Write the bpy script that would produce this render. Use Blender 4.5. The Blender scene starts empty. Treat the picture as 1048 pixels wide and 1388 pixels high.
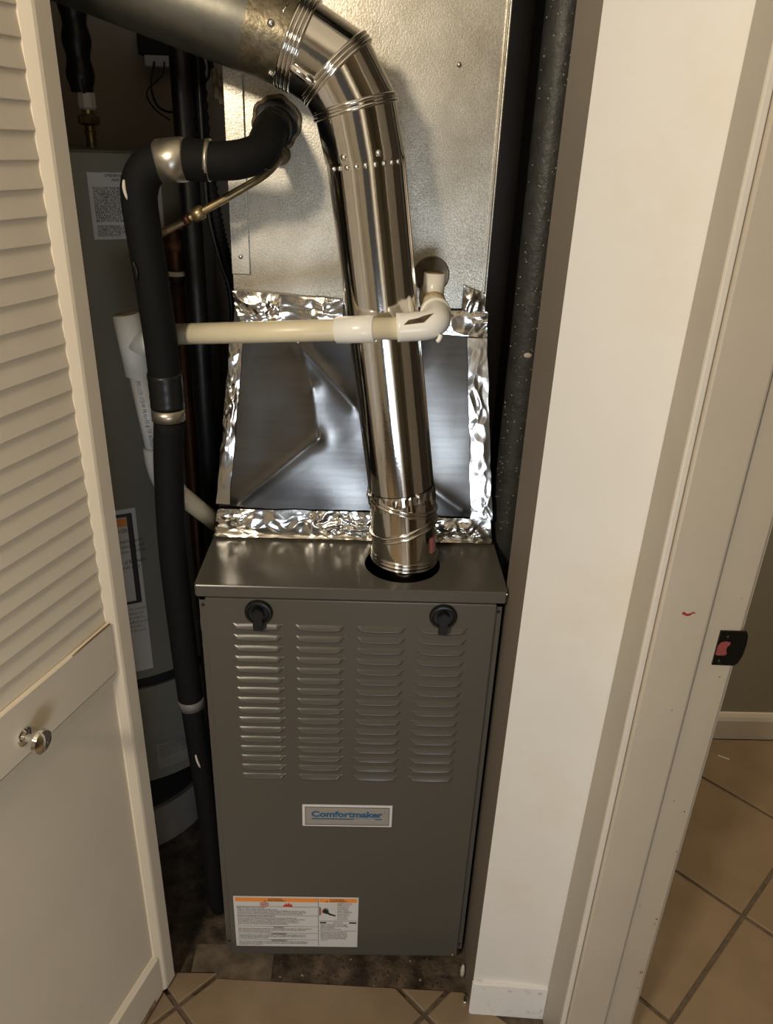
import bpy, bmesh, math, random
from mathutils import Vector, Matrix, noise
random.seed(7)
SC = bpy.context.scene
COL = SC.collection
PI = math.pi

# ------------------------------------------------------------------ camera
CP = Vector((0.0177, -1.005, 1.4512))
pt, yw, rl = .4453, .0301, .0403
Fv = Vector((math.sin(yw)*math.cos(pt), math.cos(yw)*math.cos(pt), -math.sin(pt)))
R0 = Vector((math.cos(yw), -math.sin(yw), 0)); U0 = R0.cross(Fv)
Rv = math.cos(rl)*R0 + math.sin(rl)*U0; Uv = -math.sin(rl)*R0 + math.cos(rl)*U0
cd = bpy.data.cameras.new('camera'); cam = bpy.data.objects.new('camera', cd); COL.objects.link(cam)
M = Matrix.Identity(4)
for i in range(3): M[i][0], M[i][1], M[i][2], M[i][3] = Rv[i], Uv[i], -Fv[i], CP[i]
cam.matrix_world = M
cd.sensor_fit = 'VERTICAL'; cd.sensor_height = 24; cd.lens = 1042/1388*24; cd.clip_start = .02
SC.camera = cam

# ------------------------------------------------------------------ light
w = bpy.data.worlds.new('world'); SC.world = w; w.use_nodes = True
w.node_tree.nodes['Background'].inputs[0].default_value = (.30, .27, .23, 1)
w.node_tree.nodes['Background'].inputs[1].default_value = .16
def area(name, loc, tgt, size, power, col, sy=None, spread=None):
    l = bpy.data.lights.new(name, 'AREA'); l.energy = power; l.color = col; l.size = size
    if sy: l.shape = 'RECTANGLE'; l.size_y = sy
    if spread: l.spread = spread
    o = bpy.data.objects.new(name, l); COL.objects.link(o); o.location = loc
    o.rotation_euler = (Vector(tgt)-Vector(loc)).to_track_quat('-Z', 'Y').to_euler()
    return o
area('ceiling_lamp_light', (-.68, -1.62, 2.02), (0, .1, 1.2), .2, 19, (1, .87, .67))
area('window_light', (.17, -1.95, .55), (.15, 0, .7), .5, 6.5, (.78, .88, 1), .5)
area('far_room_light', (1.25, .12, 2.3), (1.1, .1, 0), .4, 10, (1, .82, .58))
vs = SC.view_settings; vs.view_transform = 'Standard'; vs.look = 'None'; vs.gamma = 1; vs.exposure = 0.14
vs.use_curve_mapping = False

# ------------------------------------------------------------------ materials
MATS = {}
def mat(name, col, rough=.5, metal=0., var=0., vs_=30., col2=None, bump=0., bs=60., rvar=0., coat=0., stretch=None, thr=None, spec=None):
    m = bpy.data.materials.new(name); m.use_nodes = True; nt = m.node_tree
    b = nt.nodes['Principled BSDF']
    b.inputs['Base Color'].default_value = (*col, 1); b.inputs['Roughness'].default_value = rough
    b.inputs['Metallic'].default_value = metal; b.inputs['Coat Weight'].default_value = coat
    if spec is not None: b.inputs['Specular IOR Level'].default_value = spec
    tc = nt.nodes.new('ShaderNodeTexCoord'); src = tc.outputs['Object']
    if stretch:
        mp = nt.nodes.new('ShaderNodeMapping'); mp.inputs['Scale'].default_value = stretch
        nt.links.new(src, mp.inputs[0]); src = mp.outputs[0]
    if var or col2:
        n = nt.nodes.new('ShaderNodeTexNoise'); n.inputs['Scale'].default_value = vs_; n.inputs['Detail'].default_value = 5
        nt.links.new(src, n.inputs['Vector'])
        r = nt.nodes.new('ShaderNodeValToRGB')
        lo, hi = thr if thr else (.35, .65)
        r.color_ramp.elements[0].position = lo; r.color_ramp.elements[1].position = hi
        c2 = col2 if col2 else tuple(c*(1-var) for c in col)
        r.color_ramp.elements[0].color = (*c2, 1); r.color_ramp.elements[1].color = (*col, 1)
        nt.links.new(n.outputs['Fac'], r.inputs[0]); nt.links.new(r.outputs[0], b.inputs['Base Color'])
        if rvar:
            mr = nt.nodes.new('ShaderNodeMapRange'); mr.inputs['To Min'].default_value = rough+rvar; mr.inputs['To Max'].default_value = rough-rvar
            mr.inputs['From Min'].default_value = .3; mr.inputs['From Max'].default_value = .7
            nt.links.new(n.outputs['Fac'], mr.inputs[0]); nt.links.new(mr.outputs[0], b.inputs['Roughness'])
    if bump:
        n2 = nt.nodes.new('ShaderNodeTexNoise'); n2.inputs['Scale'].default_value = bs; n2.inputs['Detail'].default_value = 3
        nt.links.new(src, n2.inputs['Vector'])
        bp = nt.nodes.new('ShaderNodeBump'); bp.inputs['Strength'].default_value = bump; bp.inputs['Distance'].default_value = .002
        nt.links.new(n2.outputs['Fac'], bp.inputs['Height']); nt.links.new(bp.outputs[0], b.inputs['Normal'])
    MATS[name] = m
    return m
def tone(name, c, sc=6., lo=.4, hi=.62):
    nt = MATS[name].node_tree; b = nt.nodes['Principled BSDF']; src = b.inputs['Base Color'].links[0].from_socket
    tc = nt.nodes.new('ShaderNodeTexCoord'); n = nt.nodes.new('ShaderNodeTexNoise'); n.inputs['Scale'].default_value = sc; n.inputs['Detail'].default_value = 6; n.inputs['Roughness'].default_value = .65
    nt.links.new(tc.outputs['Object'], n.inputs['Vector'])
    mr = nt.nodes.new('ShaderNodeMapRange'); mr.inputs[1].default_value = lo; mr.inputs[2].default_value = hi
    nt.links.new(n.outputs['Fac'], mr.inputs[0]); mx = nt.nodes.new('ShaderNodeMix'); mx.data_type = 'RGBA'; mx.blend_type = 'MULTIPLY'
    nt.links.new(mr.outputs[0], mx.inputs[0]); nt.links.new(src, mx.inputs[6]); mx.inputs[7].default_value = (*c, 1); nt.links.new(mx.outputs[2], b.inputs['Base Color'])
mat('white_wall', (.80, .77, .72), .55, bump=.12, bs=25, var=.05, vs_=5)
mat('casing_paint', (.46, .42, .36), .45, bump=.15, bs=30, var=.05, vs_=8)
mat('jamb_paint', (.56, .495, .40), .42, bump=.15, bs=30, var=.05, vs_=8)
mat('white_trim', (.74, .69, .61), .4, bump=.15, bs=30, var=.04, vs_=8)
mat('baseboard_paint', (.82, .80, .78), .4, bump=.2, bs=60, col2=(.55, .5, .45), vs_=45, thr=(.28, .4))
mat('door_paint', (.78, .69, .55), .42, bump=.15, bs=18, var=.05, vs_=6)
mat('closet_wall', (.60, .52, .46), .8, col2=(.48, .42, .34), vs_=3)
mat('hall_wall', (.68, .63, .54), .8)
mat('ceiling_paint', (.75, .7, .62), .9)
mat('far_wall', (.33, .31, .24), .7)
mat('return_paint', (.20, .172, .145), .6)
mat('tile', (.30, .218, .138), .34, col2=(.245, .175, .108), vs_=9, bump=.08, bs=25, rvar=.04)
mat('grout', (.16, .12, .085), .9, var=.4, vs_=60)
mat('crumb', (.05, .034, .022), .6, col2=(.10, .075, .05), vs_=60)
mat('slab', (.17, .125, .085), .6, col2=(.045, .032, .022), vs_=26, bump=1, bs=120)
mat('mortar', (.19, .145, .10), .8, col2=(.09, .07, .048), vs_=30, bump=.6, bs=80)
mat('furnace_paint', (.088, .080, .067), .24, bump=.03, bs=900, spec=.38)
mat('furnace_dark', (.02, .02, .02), .5)
mat('dark', (.008, .008, .008), .6)
mat('shiny_metal', (.82, .80, .76), .10, 1, bump=.03, bs=220)
mat('galv', (.80, .76, .67), .38, 1, col2=(.55, .52, .45), vs_=520, bump=.12, bs=420, rvar=.08, thr=(.4, .56))
mat('galv_stain', (.27, .24, .19), .5, .8, col2=(.16, .12, .08), vs_=60)
mat('galv_dull', (.20, .192, .16), .45, .9, col2=(.145, .14, .12), vs_=25, bump=.06, bs=200)
mat('galv_old', (.29, .25, .18), .42, .9, col2=(.12, .10, .06), vs_=75, bump=.3, bs=200, rvar=.05, thr=(.3, .7))
mat('rust', (.12, .07, .035), .8, .2, col2=(.3, .25, .17), vs_=70)
mat('sheet', (.20, .195, .19), .22, 1, bump=.04, bs=500, var=.15, vs_=8, stretch=(1, 1, 14))
mat('foil', (.80, .775, .73), .17, 1, bump=.1, bs=60)
mat('foil_band', (.5, .46, .38), .35, .9, var=.2, vs_=50)
mat('foam', (.005, .005, .005), .75, bump=.2, bs=300, spec=.18)
mat('foam_scuff', (.4, .4, .38), .6)
mat('black_tape', (.010, .010, .010), .35, bump=.25, bs=40, spec=.35)
mat('iron', (.014, .013, .012), .42, .3, bump=.3, bs=150)
mat('pvc_old', (.74, .66, .47), .35, var=.1, vs_=14)
mat('pvc_white', (.88, .86, .80), .25)
mat('pvc_stain_and_shade', (.30, .19, .07), .5, col2=(.62, .52, .36), vs_=60)
mat('blue_print', (.03, .11, .21), .5)
mat('orange_print', (.85, .30, .06), .5)
mat('black_print', (.02, .02, .02), .5)
mat('grey_print', (.16, .15, .14), .5)
mat('red_print', (.6, .05, .04), .5)
mat('pink_print', (.75, .35, .33), .5)
mat('label_white', (.66, .645, .63), .4)
mat('plate_silver', (.42, .40, .37), .32, .4)
mat('grey_tape', (.13, .122, .115), .5)
mat('tank_paint', (.25, .238, .188), .45, var=.1, vs_=6)
mat('tank_base', (.42, .38, .32), .45, .3, var=.3, vs_=12)
mat('copper', (.085, .036, .018), .45, .7, col2=(.05, .028, .018), vs_=30)
mat('brass', (.42, .32, .16), .4, .9, col2=(.25, .2, .12), vs_=60)
mat('nut_white', (.55, .5, .42), .6)
mat('post_dark', (.06, .06, .058), .5, .3, col2=(.04, .04, .038), vs_=40, bump=.6, bs=120)
mat('dust', (.42, .40, .34), .8)
mat('chrome', (.8, .78, .74), .08, 1)
mat('bronze', (.025, .022, .018), .35, .7, bump=.2, bs=100)
mat('pink_hole', (.30, .07, .065), .5)
mat('mark_red', (.35, .02, .01), .4)
mat('wood_raw_and_shade', (.42, .28, .16), .7, col2=(.12, .06, .03), vs_=40)
mat('blue_pack', (.12, .2, .28), .3)
mat('white_pack', (.6, .6, .62), .3)

tone('galv', (.72, .70, .66), 7)
tone('slab', (.5, .47, .43), 14)
tone('white_wall', (.95, .92, .87), 5, .52, .7)

# ------------------------------------------------------------------ helpers
WL = {}
def thing(name, loc=(0, 0, 0), label=None, cat=None, group=None, kind=None, rotz=0):
    o = bpy.data.objects.new(name, None); COL.objects.link(o); o.location = loc; o.rotation_euler = (0, 0, rotz)
    o.empty_display_size = .05
    WL[o] = Vector(loc); tag(o, label, cat, group, kind); return o
def tag(o, label=None, cat=None, group=None, kind=None):
    if label: o['label'] = label
    if cat: o['category'] = cat
    if group: o['group'] = group
    if kind: o['kind'] = kind
    return o
def obj(name, bm, m, parent=None, local=False, smooth=False, label=None, weighted=False):
    """link a bmesh as one object; verts are world coordinates (or the rotated parent's own frame if local)"""
    if isinstance(bm, bpy.types.Mesh): me = bm
    else:
        if smooth:
            for f in bm.faces: f.smooth = True
            for e in bm.edges:
                if len(e.link_faces) == 2 and e.calc_face_angle(0) > .6: e.smooth = False
        me = bpy.data.meshes.new(name); bm.to_mesh(me); bm.free()
    if not len(me.materials):
        for k in (m if isinstance(m, (list, tuple)) else [m]): me.materials.append(MATS[k])
    vs_ = [v.co for v in me.vertices]
    c = Vector([(min(v[i] for v in vs_)+max(v[i] for v in vs_))/2 for i in range(3)])
    me.transform(Matrix.Translation(-c))
    o = bpy.data.objects.new(name, me); COL.objects.link(o)
    o.location = c
    if parent:
        o.parent = parent
        if not local: o.location = c - WL[parent]
    WL[o] = c if not local else Vector((0, 0, 0))
    LC[o] = c
    if label: o['label'] = label
    return o
LC = {}
def box(bm, x0, x1, y0, y1, z0, z1, bev=0, mi=0):
    vs_ = [bm.verts.new((x, y, z)) for z in (z0, z1) for x, y in ((x0, y0), (x1, y0), (x1, y1), (x0, y1))]
    fs = [bm.faces.new([vs_[i] for i in q]) for q in ((3, 2, 1, 0), (4, 5, 6, 7), (0, 1, 5, 4), (1, 2, 6, 5), (2, 3, 7, 6), (3, 0, 4, 7))]
    for f in fs: f.material_index = mi
    if bev:
        es = {e for f in fs for e in f.edges}
        bmesh.ops.bevel(bm, geom=list(es), offset=bev, segments=2, affect='EDGES', profile=.6)
    return bm
def B(*a, **k): return box(bmesh.new(), *a, **k)
def prism(bm, poly, axis, a0, a1, bev=0):
    """poly: 2-D points; axis 'y' -> points are (x,z) extruded in y, 'z' -> (x,y) in z, 'x' -> (y,z)"""
    def P(p, a):
        return {'y': (p[0], a, p[1]), 'z': (p[0], p[1], a), 'x': (a, p[0], p[1])}[axis]
    A = [bm.verts.new(P(p, a0)) for p in poly]; Bq = [bm.verts.new(P(p, a1)) for p in poly]
    fs = [bm.faces.new(A), bm.faces.new(Bq[::-1])]
    n = len(poly)
    for i in range(n): fs.append(bm.faces.new((A[i], Bq[i], Bq[(i+1) % n], A[(i+1) % n])))
    bmesh.ops.recalc_face_normals(bm, faces=fs)
    if bev: bmesh.ops.bevel(bm, geom=list({e for f in fs for e in f.edges}), offset=bev, segments=2, affect='EDGES')
    return bm
def smooth_path(pts, n=8):
    P = [Vector(p) for p in pts]; out = []
    Q = [2*P[0]-P[1]] + P + [2*P[-1]-P[-2]]
    for i in range(1, len(Q)-2):
        for k in range(n):
            t = k/n; a, b, c, d = Q[i-1:i+3]
            out.append(.5*((2*b)+(-a+c)*t+(2*a-5*b+4*c-d)*t*t+(-a+3*b-3*c+d)*t**3))
    out.append(P[-1]); return out
def tube(bm, path, r, seg=20, caps=True, mi=0):
    P = [Vector(p) for p in path]; n = len(P); rr = r if isinstance(r, (list, tuple)) else [r]*n
    T = [(P[min(i+1, n-1)]-P[max(i-1, 0)]).normalized() for i in range(n)]
    u = T[0].orthogonal().normalized(); rings = []
    for i in range(n):
        u = (u - T[i]*u.dot(T[i])).normalized(); v = T[i].cross(u)
        rings.append([bm.verts.new(P[i]+rr[i]*(math.cos(2*PI*k/seg)*u+math.sin(2*PI*k/seg)*v)) for k in range(seg)])
    fs = []
    for a, b in zip(rings, rings[1:]):
        for k in range(seg): fs.append(bm.faces.new((a[k], a[(k+1) % seg], b[(k+1) % seg], b[k])))
    if caps: fs.append(bm.faces.new(rings[0][::-1])); fs.append(bm.faces.new(rings[-1]))
    for f in fs: f.material_index = mi; f.smooth = True
    return bm
def T(path, r, seg=20, caps=True): return tube(bmesh.new(), path, r, seg, caps)
def hollow(bm, p, q, r, ri, seg=28):
    """pipe with an open mouth at q"""
    p, q = Vector(p), Vector(q); d = (q-p).normalized()
    tube(bm, [p, q, q, q-d*.025], [r, r, ri, ri], seg)
    return bm
def lathe(bm, prof, c, ax='z', seg=32):
    """profile of (radius, height along axis)"""
    rings = []
    for r, h in prof:
        ring = []
        for k in range(seg):
            a = 2*PI*k/seg; x, y = r*math.cos(a), r*math.sin(a)
            p = {'z': (x, y, h), 'y': (x, h, y), 'x': (h, x, y)}[ax]
            ring.append(bm.verts.new(Vector(c)+Vector(p)))
        rings.append(ring)
    for a, b in zip(rings, rings[1:]):
        for k in range(seg): bm.faces.new((a[k], a[(k+1) % seg], b[(k+1) % seg], b[k]))
    bm.faces.new(rings[0][::-1]); bm.faces.new(rings[-1])
    bmesh.ops.recalc_face_normals(bm, faces=bm.faces[:])
    return bm
def ring_pts(c, nrm, axis, r, seg=48):
    """the mitred ring where a cylinder along axis meets the plane through c with normal nrm"""
    c, nrm, a = Vector(c), Vector(nrm).normalized(), Vector(axis).normalized()
    u = Vector((0, 1, 0)); u = (u-a*u.dot(a)).normalized(); v = a.cross(u); out = []
    for k in range(seg):
        p = r*(math.cos(2*PI*k/seg)*u+math.sin(2*PI*k/seg)*v)
        p -= a*(p.dot(nrm)/a.dot(nrm)); out.append(c+p)
    return out
def gore(bm, A, Bp):
    a = [bm.verts.new(p) for p in A]; b = [bm.verts.new(p) for p in Bp]; n = len(a)
    for k in range(n):
        f = bm.faces.new((a[k], a[(k+1) % n], b[(k+1) % n], b[k])); f.smooth = True
    return bm
def bead(bm, R, rb, seg=10):
    n = len(R); c = sum(R, Vector())/n; rings = []
    for k in range(n):
        t = (R[(k+1) % n]-R[k-1]).normalized(); u = (R[k]-c).normalized(); v = t.cross(u).normalized()
        rings.append([bm.verts.new(R[k]+rb*(math.cos(2*PI*j/seg)*u+math.sin(2*PI*j/seg)*v)) for j in range(seg)])
    for k in range(n):
        a, b = rings[k], rings[(k+1) % n]
        for j in range(seg):
            f = bm.faces.new((a[j], a[(j+1) % seg], b[(j+1) % seg], b[j])); f.smooth = True
    return bm
def screw(name, p, nrm, r, parent, m='chrome', local=False):
    n = Vector(nrm).normalized(); p = Vector(p)
    bm = T([p-n*r*.4, p+n*r*.25, p+n*r*.7, p+n*r*.95], [r*1.25, r*1.2, r*.95, r*.5], 12)
    return obj(name, bm, m, parent, local=local)
def crumple(p):
    """faceted folds: cones between scattered points, like creased foil"""
    d = noise.voronoi(p)[0]; return (d[1]-d[0]), d[0]
def foil(c00, c10, c11, c01, nx, ny, amp, out, seed=0, ragged=.0015, dens=34):
    """crumpled foil tape over the quad c00-c10-c11-c01, pushed out along 'out'"""
    c00, c10, c11, c01, out = map(Vector, (c00, c10, c11, c01, out)); bm = bmesh.new(); V = []
    off = Vector((seed*7.3, seed*3.1, seed*1.7))
    for j in range(ny+1):
        row = []
        for i in range(nx+1):
            u, v = i/nx, j/ny
            p = (c00*(1-u)+c10*u)*(1-v)+(c01*(1-u)+c11*u)*v
            q = p+off
            e = min(u*3, (1-u)*3, 1)*min(v*3, (1-v)*3, 1)
            wq = q+Vector((noise.noise(q*30), noise.noise(q*30+Vector((5, 0, 0))), noise.noise(q*30+Vector((0, 5, 0)))))*.012
            st = Vector((wq.x, wq.y, wq.z*1.8)) if abs((c10-c00).x) > abs((c01-c00).z) else Vector((wq.x*1.8, wq.y, wq.z))
            a1, a2 = crumple(st*dens); b1, b2 = crumple(st*dens*2.4)
            msk = max(0, min(1, noise.noise(q*11+Vector((9, 9, 9)))*2.2+.55))
            h = (a2*.55+noise.noise(q*13)*.6)*amp*(.3+.7*msk)+b2*.22*amp*msk*msk
            h *= (.35+.65*e)
            p = p+out*(max(h, 0)+.0012)
            if j in (0, ny) : p += (c01-c00).normalized()*noise.noise(q*40)*ragged
            if i in (0, nx) : p += (c10-c00).normalized()*noise.noise(q*40)*ragged
            row.append(bm.verts.new(p))
        V.append(row)
    for j in range(ny):
        for i in range(nx):
            a, b, c, d = V[j][i], V[j][i+1], V[j+1][i+1], V[j+1][i]
            if (i*7+j*3+seed) % 2: bm.faces.new((a, b, c)); bm.faces.new((a, c, d))
            else: bm.faces.new((a, b, d)); bm.faces.new((b, c, d))
    for f in bm.faces: f.smooth = (f.index % 1 == 0)
    bmesh.ops.recalc_face_normals(bm, faces=bm.faces[:])
    return bm
def text_mesh(s, size, bold=0., sx=1., align='LEFT', ext=0.0, res=2, ls=1.):
    cu = bpy.data.curves.new('t', 'FONT'); cu.body = s; cu.size = size; cu.offset = bold; cu.extrude = ext
    cu.align_x = align; cu.resolution_u = res; cu.space_line = ls; cu.fill_mode = 'FRONT' if ext == 0 else 'BOTH'
    o = bpy.data.objects.new('t', cu); COL.objects.link(o)
    dg = bpy.context.evaluated_depsgraph_get(); dg.update()
    me = bpy.data.meshes.new_from_object(o.evaluated_get(dg)); me.materials.clear()
    bpy.data.objects.remove(o); bpy.data.curves.remove(cu)
    me.transform(Matrix.Diagonal((sx, 1, 1, 1)))
    return me
def face_text(s, x, y, z, size, m, parent, name='lettering', **k):
    """text on a surface that faces -Y; x,z is the left (or centre) of the baseline"""
    me = text_mesh(s, size, **k)
    me.transform(Matrix.Translation((x, y, z)) @ Matrix.Rotation(PI/2, 4, 'X'))
    return obj(name, me, m, parent)

# ================================================================== SETTING
def struct(name, bm, m, label=None, parent=None, **k):
    o = obj(name, bm, m, parent, **k)
    if not parent: o['kind'] = 'structure'
    if label: o['label'] = label
    return o
# floor: slab + grout bed, tiles laid at 45 degrees
FZ = -.02
bm = B(-1.5, 2.3, -2.7, 1.0, -.10, -.030)
floor = struct('floor', bm, 'slab', 'brown ceramic tile floor laid diagonally over dirty concrete')
bm = bmesh.new(); box(bm, -1.3, .378, -2.6, -.075, -.032, -.0245); box(bm, .378, 2.1, -2.6, .67, -.032, -.0245)
obj('grout_bed', bm, 'grout', floor)
PITCH = .328; O = Vector((.618, -.121)); U = Vector((.724, .690)); Vd = Vector((.690, -.724)); G = .0042
def clip(poly, f):
    out = []
    for i in range(len(poly)):
        a, b = poly[i], poly[(i+1) % len(poly)]; fa, fb = f(a), f(b)
        if fa >= 0: out.append(a)
        if fa*fb < 0: out.append(a+(b-a)*(fa/(fa-fb)))
    return out
def tile_mesh(poly):
    bm = bmesh.new(); c = sum(poly, Vector((0, 0)))/len(poly); n = len(poly)
    def ring(k, z):
        return [bm.verts.new(((c+(p-c)*(1-k/max((p-c).length, .02))).x, (c+(p-c)*(1-k/max((p-c).length, .02))).y, z)) for p in poly]
    r0, r1, r2, r3 = ring(0, -.031), ring(0, FZ-.0022), ring(.0012, FZ-.0006), ring(.0035, FZ)
    for a, b in ((r0, r1), (r1, r2), (r2, r3)):
        for i in range(n): bm.faces.new((a[i], a[(i+1) % n], b[(i+1) % n], b[i]))
    bm.faces.new(r3); bmesh.ops.recalc_face_normals(bm, faces=bm.faces[:]); return bm
full = None
def edge_left(p): return -.034-p.y
def edge_mid(p): return (-.045-.045*(p.x+.238)) - p.y
for i in range(-8, 6):
    for j in range(-8, 8):
        c = O+U*(i+.5)*PITCH+Vd*(j+.5)*PITCH
        h = PITCH/2-G
        poly = [c+U*h*a+Vd*h*b for a, b in ((-1, -1), (1, -1), (1, 1), (-1, 1))]
        if c.y < -1.75 or c.x < -1.15 or c.x > 1.95 or c.y > .9: continue
        if max(p.y for p in poly) < -.075 or (min(p.x for p in poly) > .378 and max(p.y for p in poly) < .66):
            if full is None:
                o = obj('tile', tile_mesh(poly), 'tile', floor); full = (o, c)
            else:
                o = full[0].copy(); COL.objects.link(o); o.location = full[0].location+Vector((c.x-full[1].x, c.y-full[1].y, random.uniform(-.0004, .0004)))
            continue
        parts = []
        L = clip(poly, lambda p: .378-p.x)
        if len(L) > 2:
            q = clip(L, edge_left)
            if len(q) > 2 and sum(p.x for p in q)/len(q) > -.27: q = clip(L, edge_mid)
            # the broken corner by the right wall
            q = clip(q, lambda p: (.226-p.x)*.75-(p.y+.083)+.02) if len(q) > 2 else q
            parts.append(q)
        Rr = clip(poly, lambda p: p.x-.378)
        if len(Rr) > 2: parts.append(clip(Rr, lambda p: .655-p.y))
        for q in parts:
            if len(q) > 2:
                q2 = [p for k, p in enumerate(q) if (p-q[k-1]).length > .002]
                if len(q2) > 2: obj('tile', tile_mesh(q2), 'tile', floor)
# walls
bm = bmesh.new(); 
NXw, NZw = 8, 24; gr = []
for j in range(NZw+1):
    z_ = -.03+2.48*j/NZw; yr_ = -.1105-.043*j/NZw
    gr.append([bm.verts.new((.24+.1368*i/NXw, -.100+(yr_+.100)*(i/NXw)**1.6, z_)) for i in range(NXw+1)]+[bm.verts.new((.3768, .022, z_)), bm.verts.new((.24, .022, z_))])
for j in range(NZw):
    n_ = NXw+3
    for i in range(n_):
        f = bm.faces.new((gr[j][i], gr[j][(i+1) % n_], gr[j+1][(i+1) % n_], gr[j+1][i])); f.smooth = i < NXw
for row in (gr[0], gr[-1]): bm.faces.new(row)
bmesh.ops.recalc_face_normals(bm, faces=bm.faces[:])
for e in bm.edges:
    if len(e.link_faces) == 2 and e.calc_face_angle(0) > .5: e.smooth = False
box(bm, .335, .378, .022, .85, -.03, 2.45)
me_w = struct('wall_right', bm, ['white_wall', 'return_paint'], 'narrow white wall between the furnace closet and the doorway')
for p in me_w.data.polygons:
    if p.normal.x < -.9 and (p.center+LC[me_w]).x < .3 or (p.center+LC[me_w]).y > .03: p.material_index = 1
bm = prism(bmesh.new(), [(.238, -.1085), (.3775, -.1175), (.3775, -.099), (.238, -.099)], 'z', -.021, .069, bev=.002)
struct('baseboard_right', bm, 'baseboard_paint', 'short white baseboard at the foot of the narrow white wall')
bm = bmesh.new(); box(bm, .378, .486, -.18, .67, -.03, 2.45); box(bm, .39, .486, -2.6, -1.08, -.03, 2.45); box(bm, .39, .486, -1.08, -.18, 2.06, 2.45)
struct('wall_doorway', bm, 'white_wall', 'wall holding the doorway to the tiled room')
bm = bmesh.new(); v8 = [bm.verts.new(p) for p in ((.376, -.1945, -.0195), (.392, -.1945, -.0195), (.392, -.112, -.0195), (.376, -.112, -.0195), (.376, -.1945, 2.1), (.392, -.1945, 2.1), (.392, -.148, 2.1), (.376, -.148, 2.1))]
for q in ((3, 2, 1, 0), (4, 5, 6, 7), (0, 1, 5, 4), (1, 2, 6, 5), (2, 3, 7, 6), (3, 0, 4, 7)): bm.faces.new([v8[i] for i in q])
bmesh.ops.recalc_face_normals(bm, faces=bm.faces[:])
box(bm, .376, .392, -1.15, -1.062, -.0195, 2.10, bev=.003); box(bm, .376, .392, -1.15, -.149, 2.04, 2.12, bev=.003)
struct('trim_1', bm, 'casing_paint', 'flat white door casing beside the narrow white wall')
# jamb with stop, strike plate
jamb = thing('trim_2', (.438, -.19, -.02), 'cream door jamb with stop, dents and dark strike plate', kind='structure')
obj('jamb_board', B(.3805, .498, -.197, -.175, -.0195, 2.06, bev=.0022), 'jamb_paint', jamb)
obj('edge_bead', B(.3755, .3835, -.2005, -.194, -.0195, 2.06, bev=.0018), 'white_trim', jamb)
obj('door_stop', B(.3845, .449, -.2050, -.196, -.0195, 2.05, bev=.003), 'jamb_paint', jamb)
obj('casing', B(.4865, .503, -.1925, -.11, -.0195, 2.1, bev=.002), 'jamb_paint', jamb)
# strike plate
def xz(pts): return pts
pl = [(.4705, .8605), (.499, .8600), (.5035, .864), (.507, .876), (.508, .892), (.507, .906), (.504, .9125), (.4705, .9125)]
bm = prism(bmesh.new(), pl, 'y', -.1995, -.1965)
st = obj('strike_plate', bm, 'bronze', jamb, label='dark bronze strike plate with red latch hole')
hole = [(.4712, .8775), (.4735, .8758), (.4835, .8762), (.4855, .879), (.4835, .884), (.4835, .889), (.4868, .893), (.486, .8965), (.4795, .8975), (.4745, .8955), (.4715, .891)]
obj('latch_hole', prism(bmesh.new(), hole, 'y', -.2001, -.1990), 'pink_hole' if 'pink_hole' in MATS else 'mark_red', st)
for zz, xx in ((.9045, .4815), (.8675, .4785)): screw('screw', (xx, -.1995, zz), (0, -1, 0), .0028, st, 'bronze')
# red smear and dents on the jamb
bm = bmesh.new()
for (a, b, r) in ((.4148, .9415, .0022), (.4172, .9402, .0019), (.4195, .9392, .0018), (.422, .9398, .0020), (.4243, .9412, .0016), (.4262, .943, .0012), (.4282, .9422, .0011)):
    lathe(bm, [(r*.2, -.0005), (r, -.0001), (r*.8, .0004)], (a, -.2051, b), 'y', 9)
obj('paint_smear', bm, 'mark_red', jamb)
bm = bmesh.new()
for (a, b, r) in ((.492, .37, .0018), (.491, .358, .0016), (.4935, .52, .0013), (.489, .60, .0013), (.491, .24, .0032), (.493, .20, .0016), (.486, .84, .0015), (.46, .40, .001), (.47, .62, .001), (.4865, .96, .001), (.43, .79, .0009)):
    yy = -.1972 if a > .449 else -.2052
    lathe(bm, [(r*.3, -.0004), (r, 0), (r*.6, .0006)], (a, yy, b), 'y', 8)
obj('dents', bm, 'wood_raw_and_shade', jamb)
# closet and hall shell
struct('wall_back', B(-1.0, .378, .85, .9, -.03, 2.45), 'closet_wall', 'closet wall behind the water heater and duct')
struct('wall_left', B(-1.0, -.95, -.0, .85, -.03, 2.45), 'closet_wall')
struct('wall_front', B(-1.3, -.39, -.06, 0, -.03, 2.45), 'white_wall')
struct('trim_3', B(-.39, .24, -.06, -.0, 2.05, 2.45), 'white_wall', 'header wall above the closet opening')
struct('wall_hall_left', B(-1.35, -1.3, -2.6, 0, -.03, 2.45), 'hall_wall')
bm = bmesh.new(); box(bm, -1.3, -.5, -2.65, -2.6, -.03, 2.45); box(bm, .35, .39, -2.65, -2.6, -.03, 2.45); box(bm, -.5, .35, -2.65, -2.6, 2.05, 2.45)
struct('wall_hall_end', bm, 'hall_wall')
struct('wall_far_room', B(.486, 2.15, .67, .72, -.03, 2.45), 'far_wall', 'olive grey wall of the room beyond the doorway')
struct('wall_far_side', B(2.1, 2.15, -2.6, .67, -.03, 2.45), 'far_wall')
struct('wall_far_end', B(.486, 2.15, -2.65, -2.6, -.03, 2.45), 'far_wall')
bm = prism(bmesh.new(), [(.67, -.02), (.657, -.02), (.655, .045), (.659, .056), (.6645, .064), (.67, .066)], 'x', .49, 2.1)
struct('baseboard_far', bm, 'white_trim', 'cream baseboard under the olive grey wall')
struct('ceiling', B(-1.35, 2.15, -2.65, .9, 2.45, 2.5), 'ceiling_paint')

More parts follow.
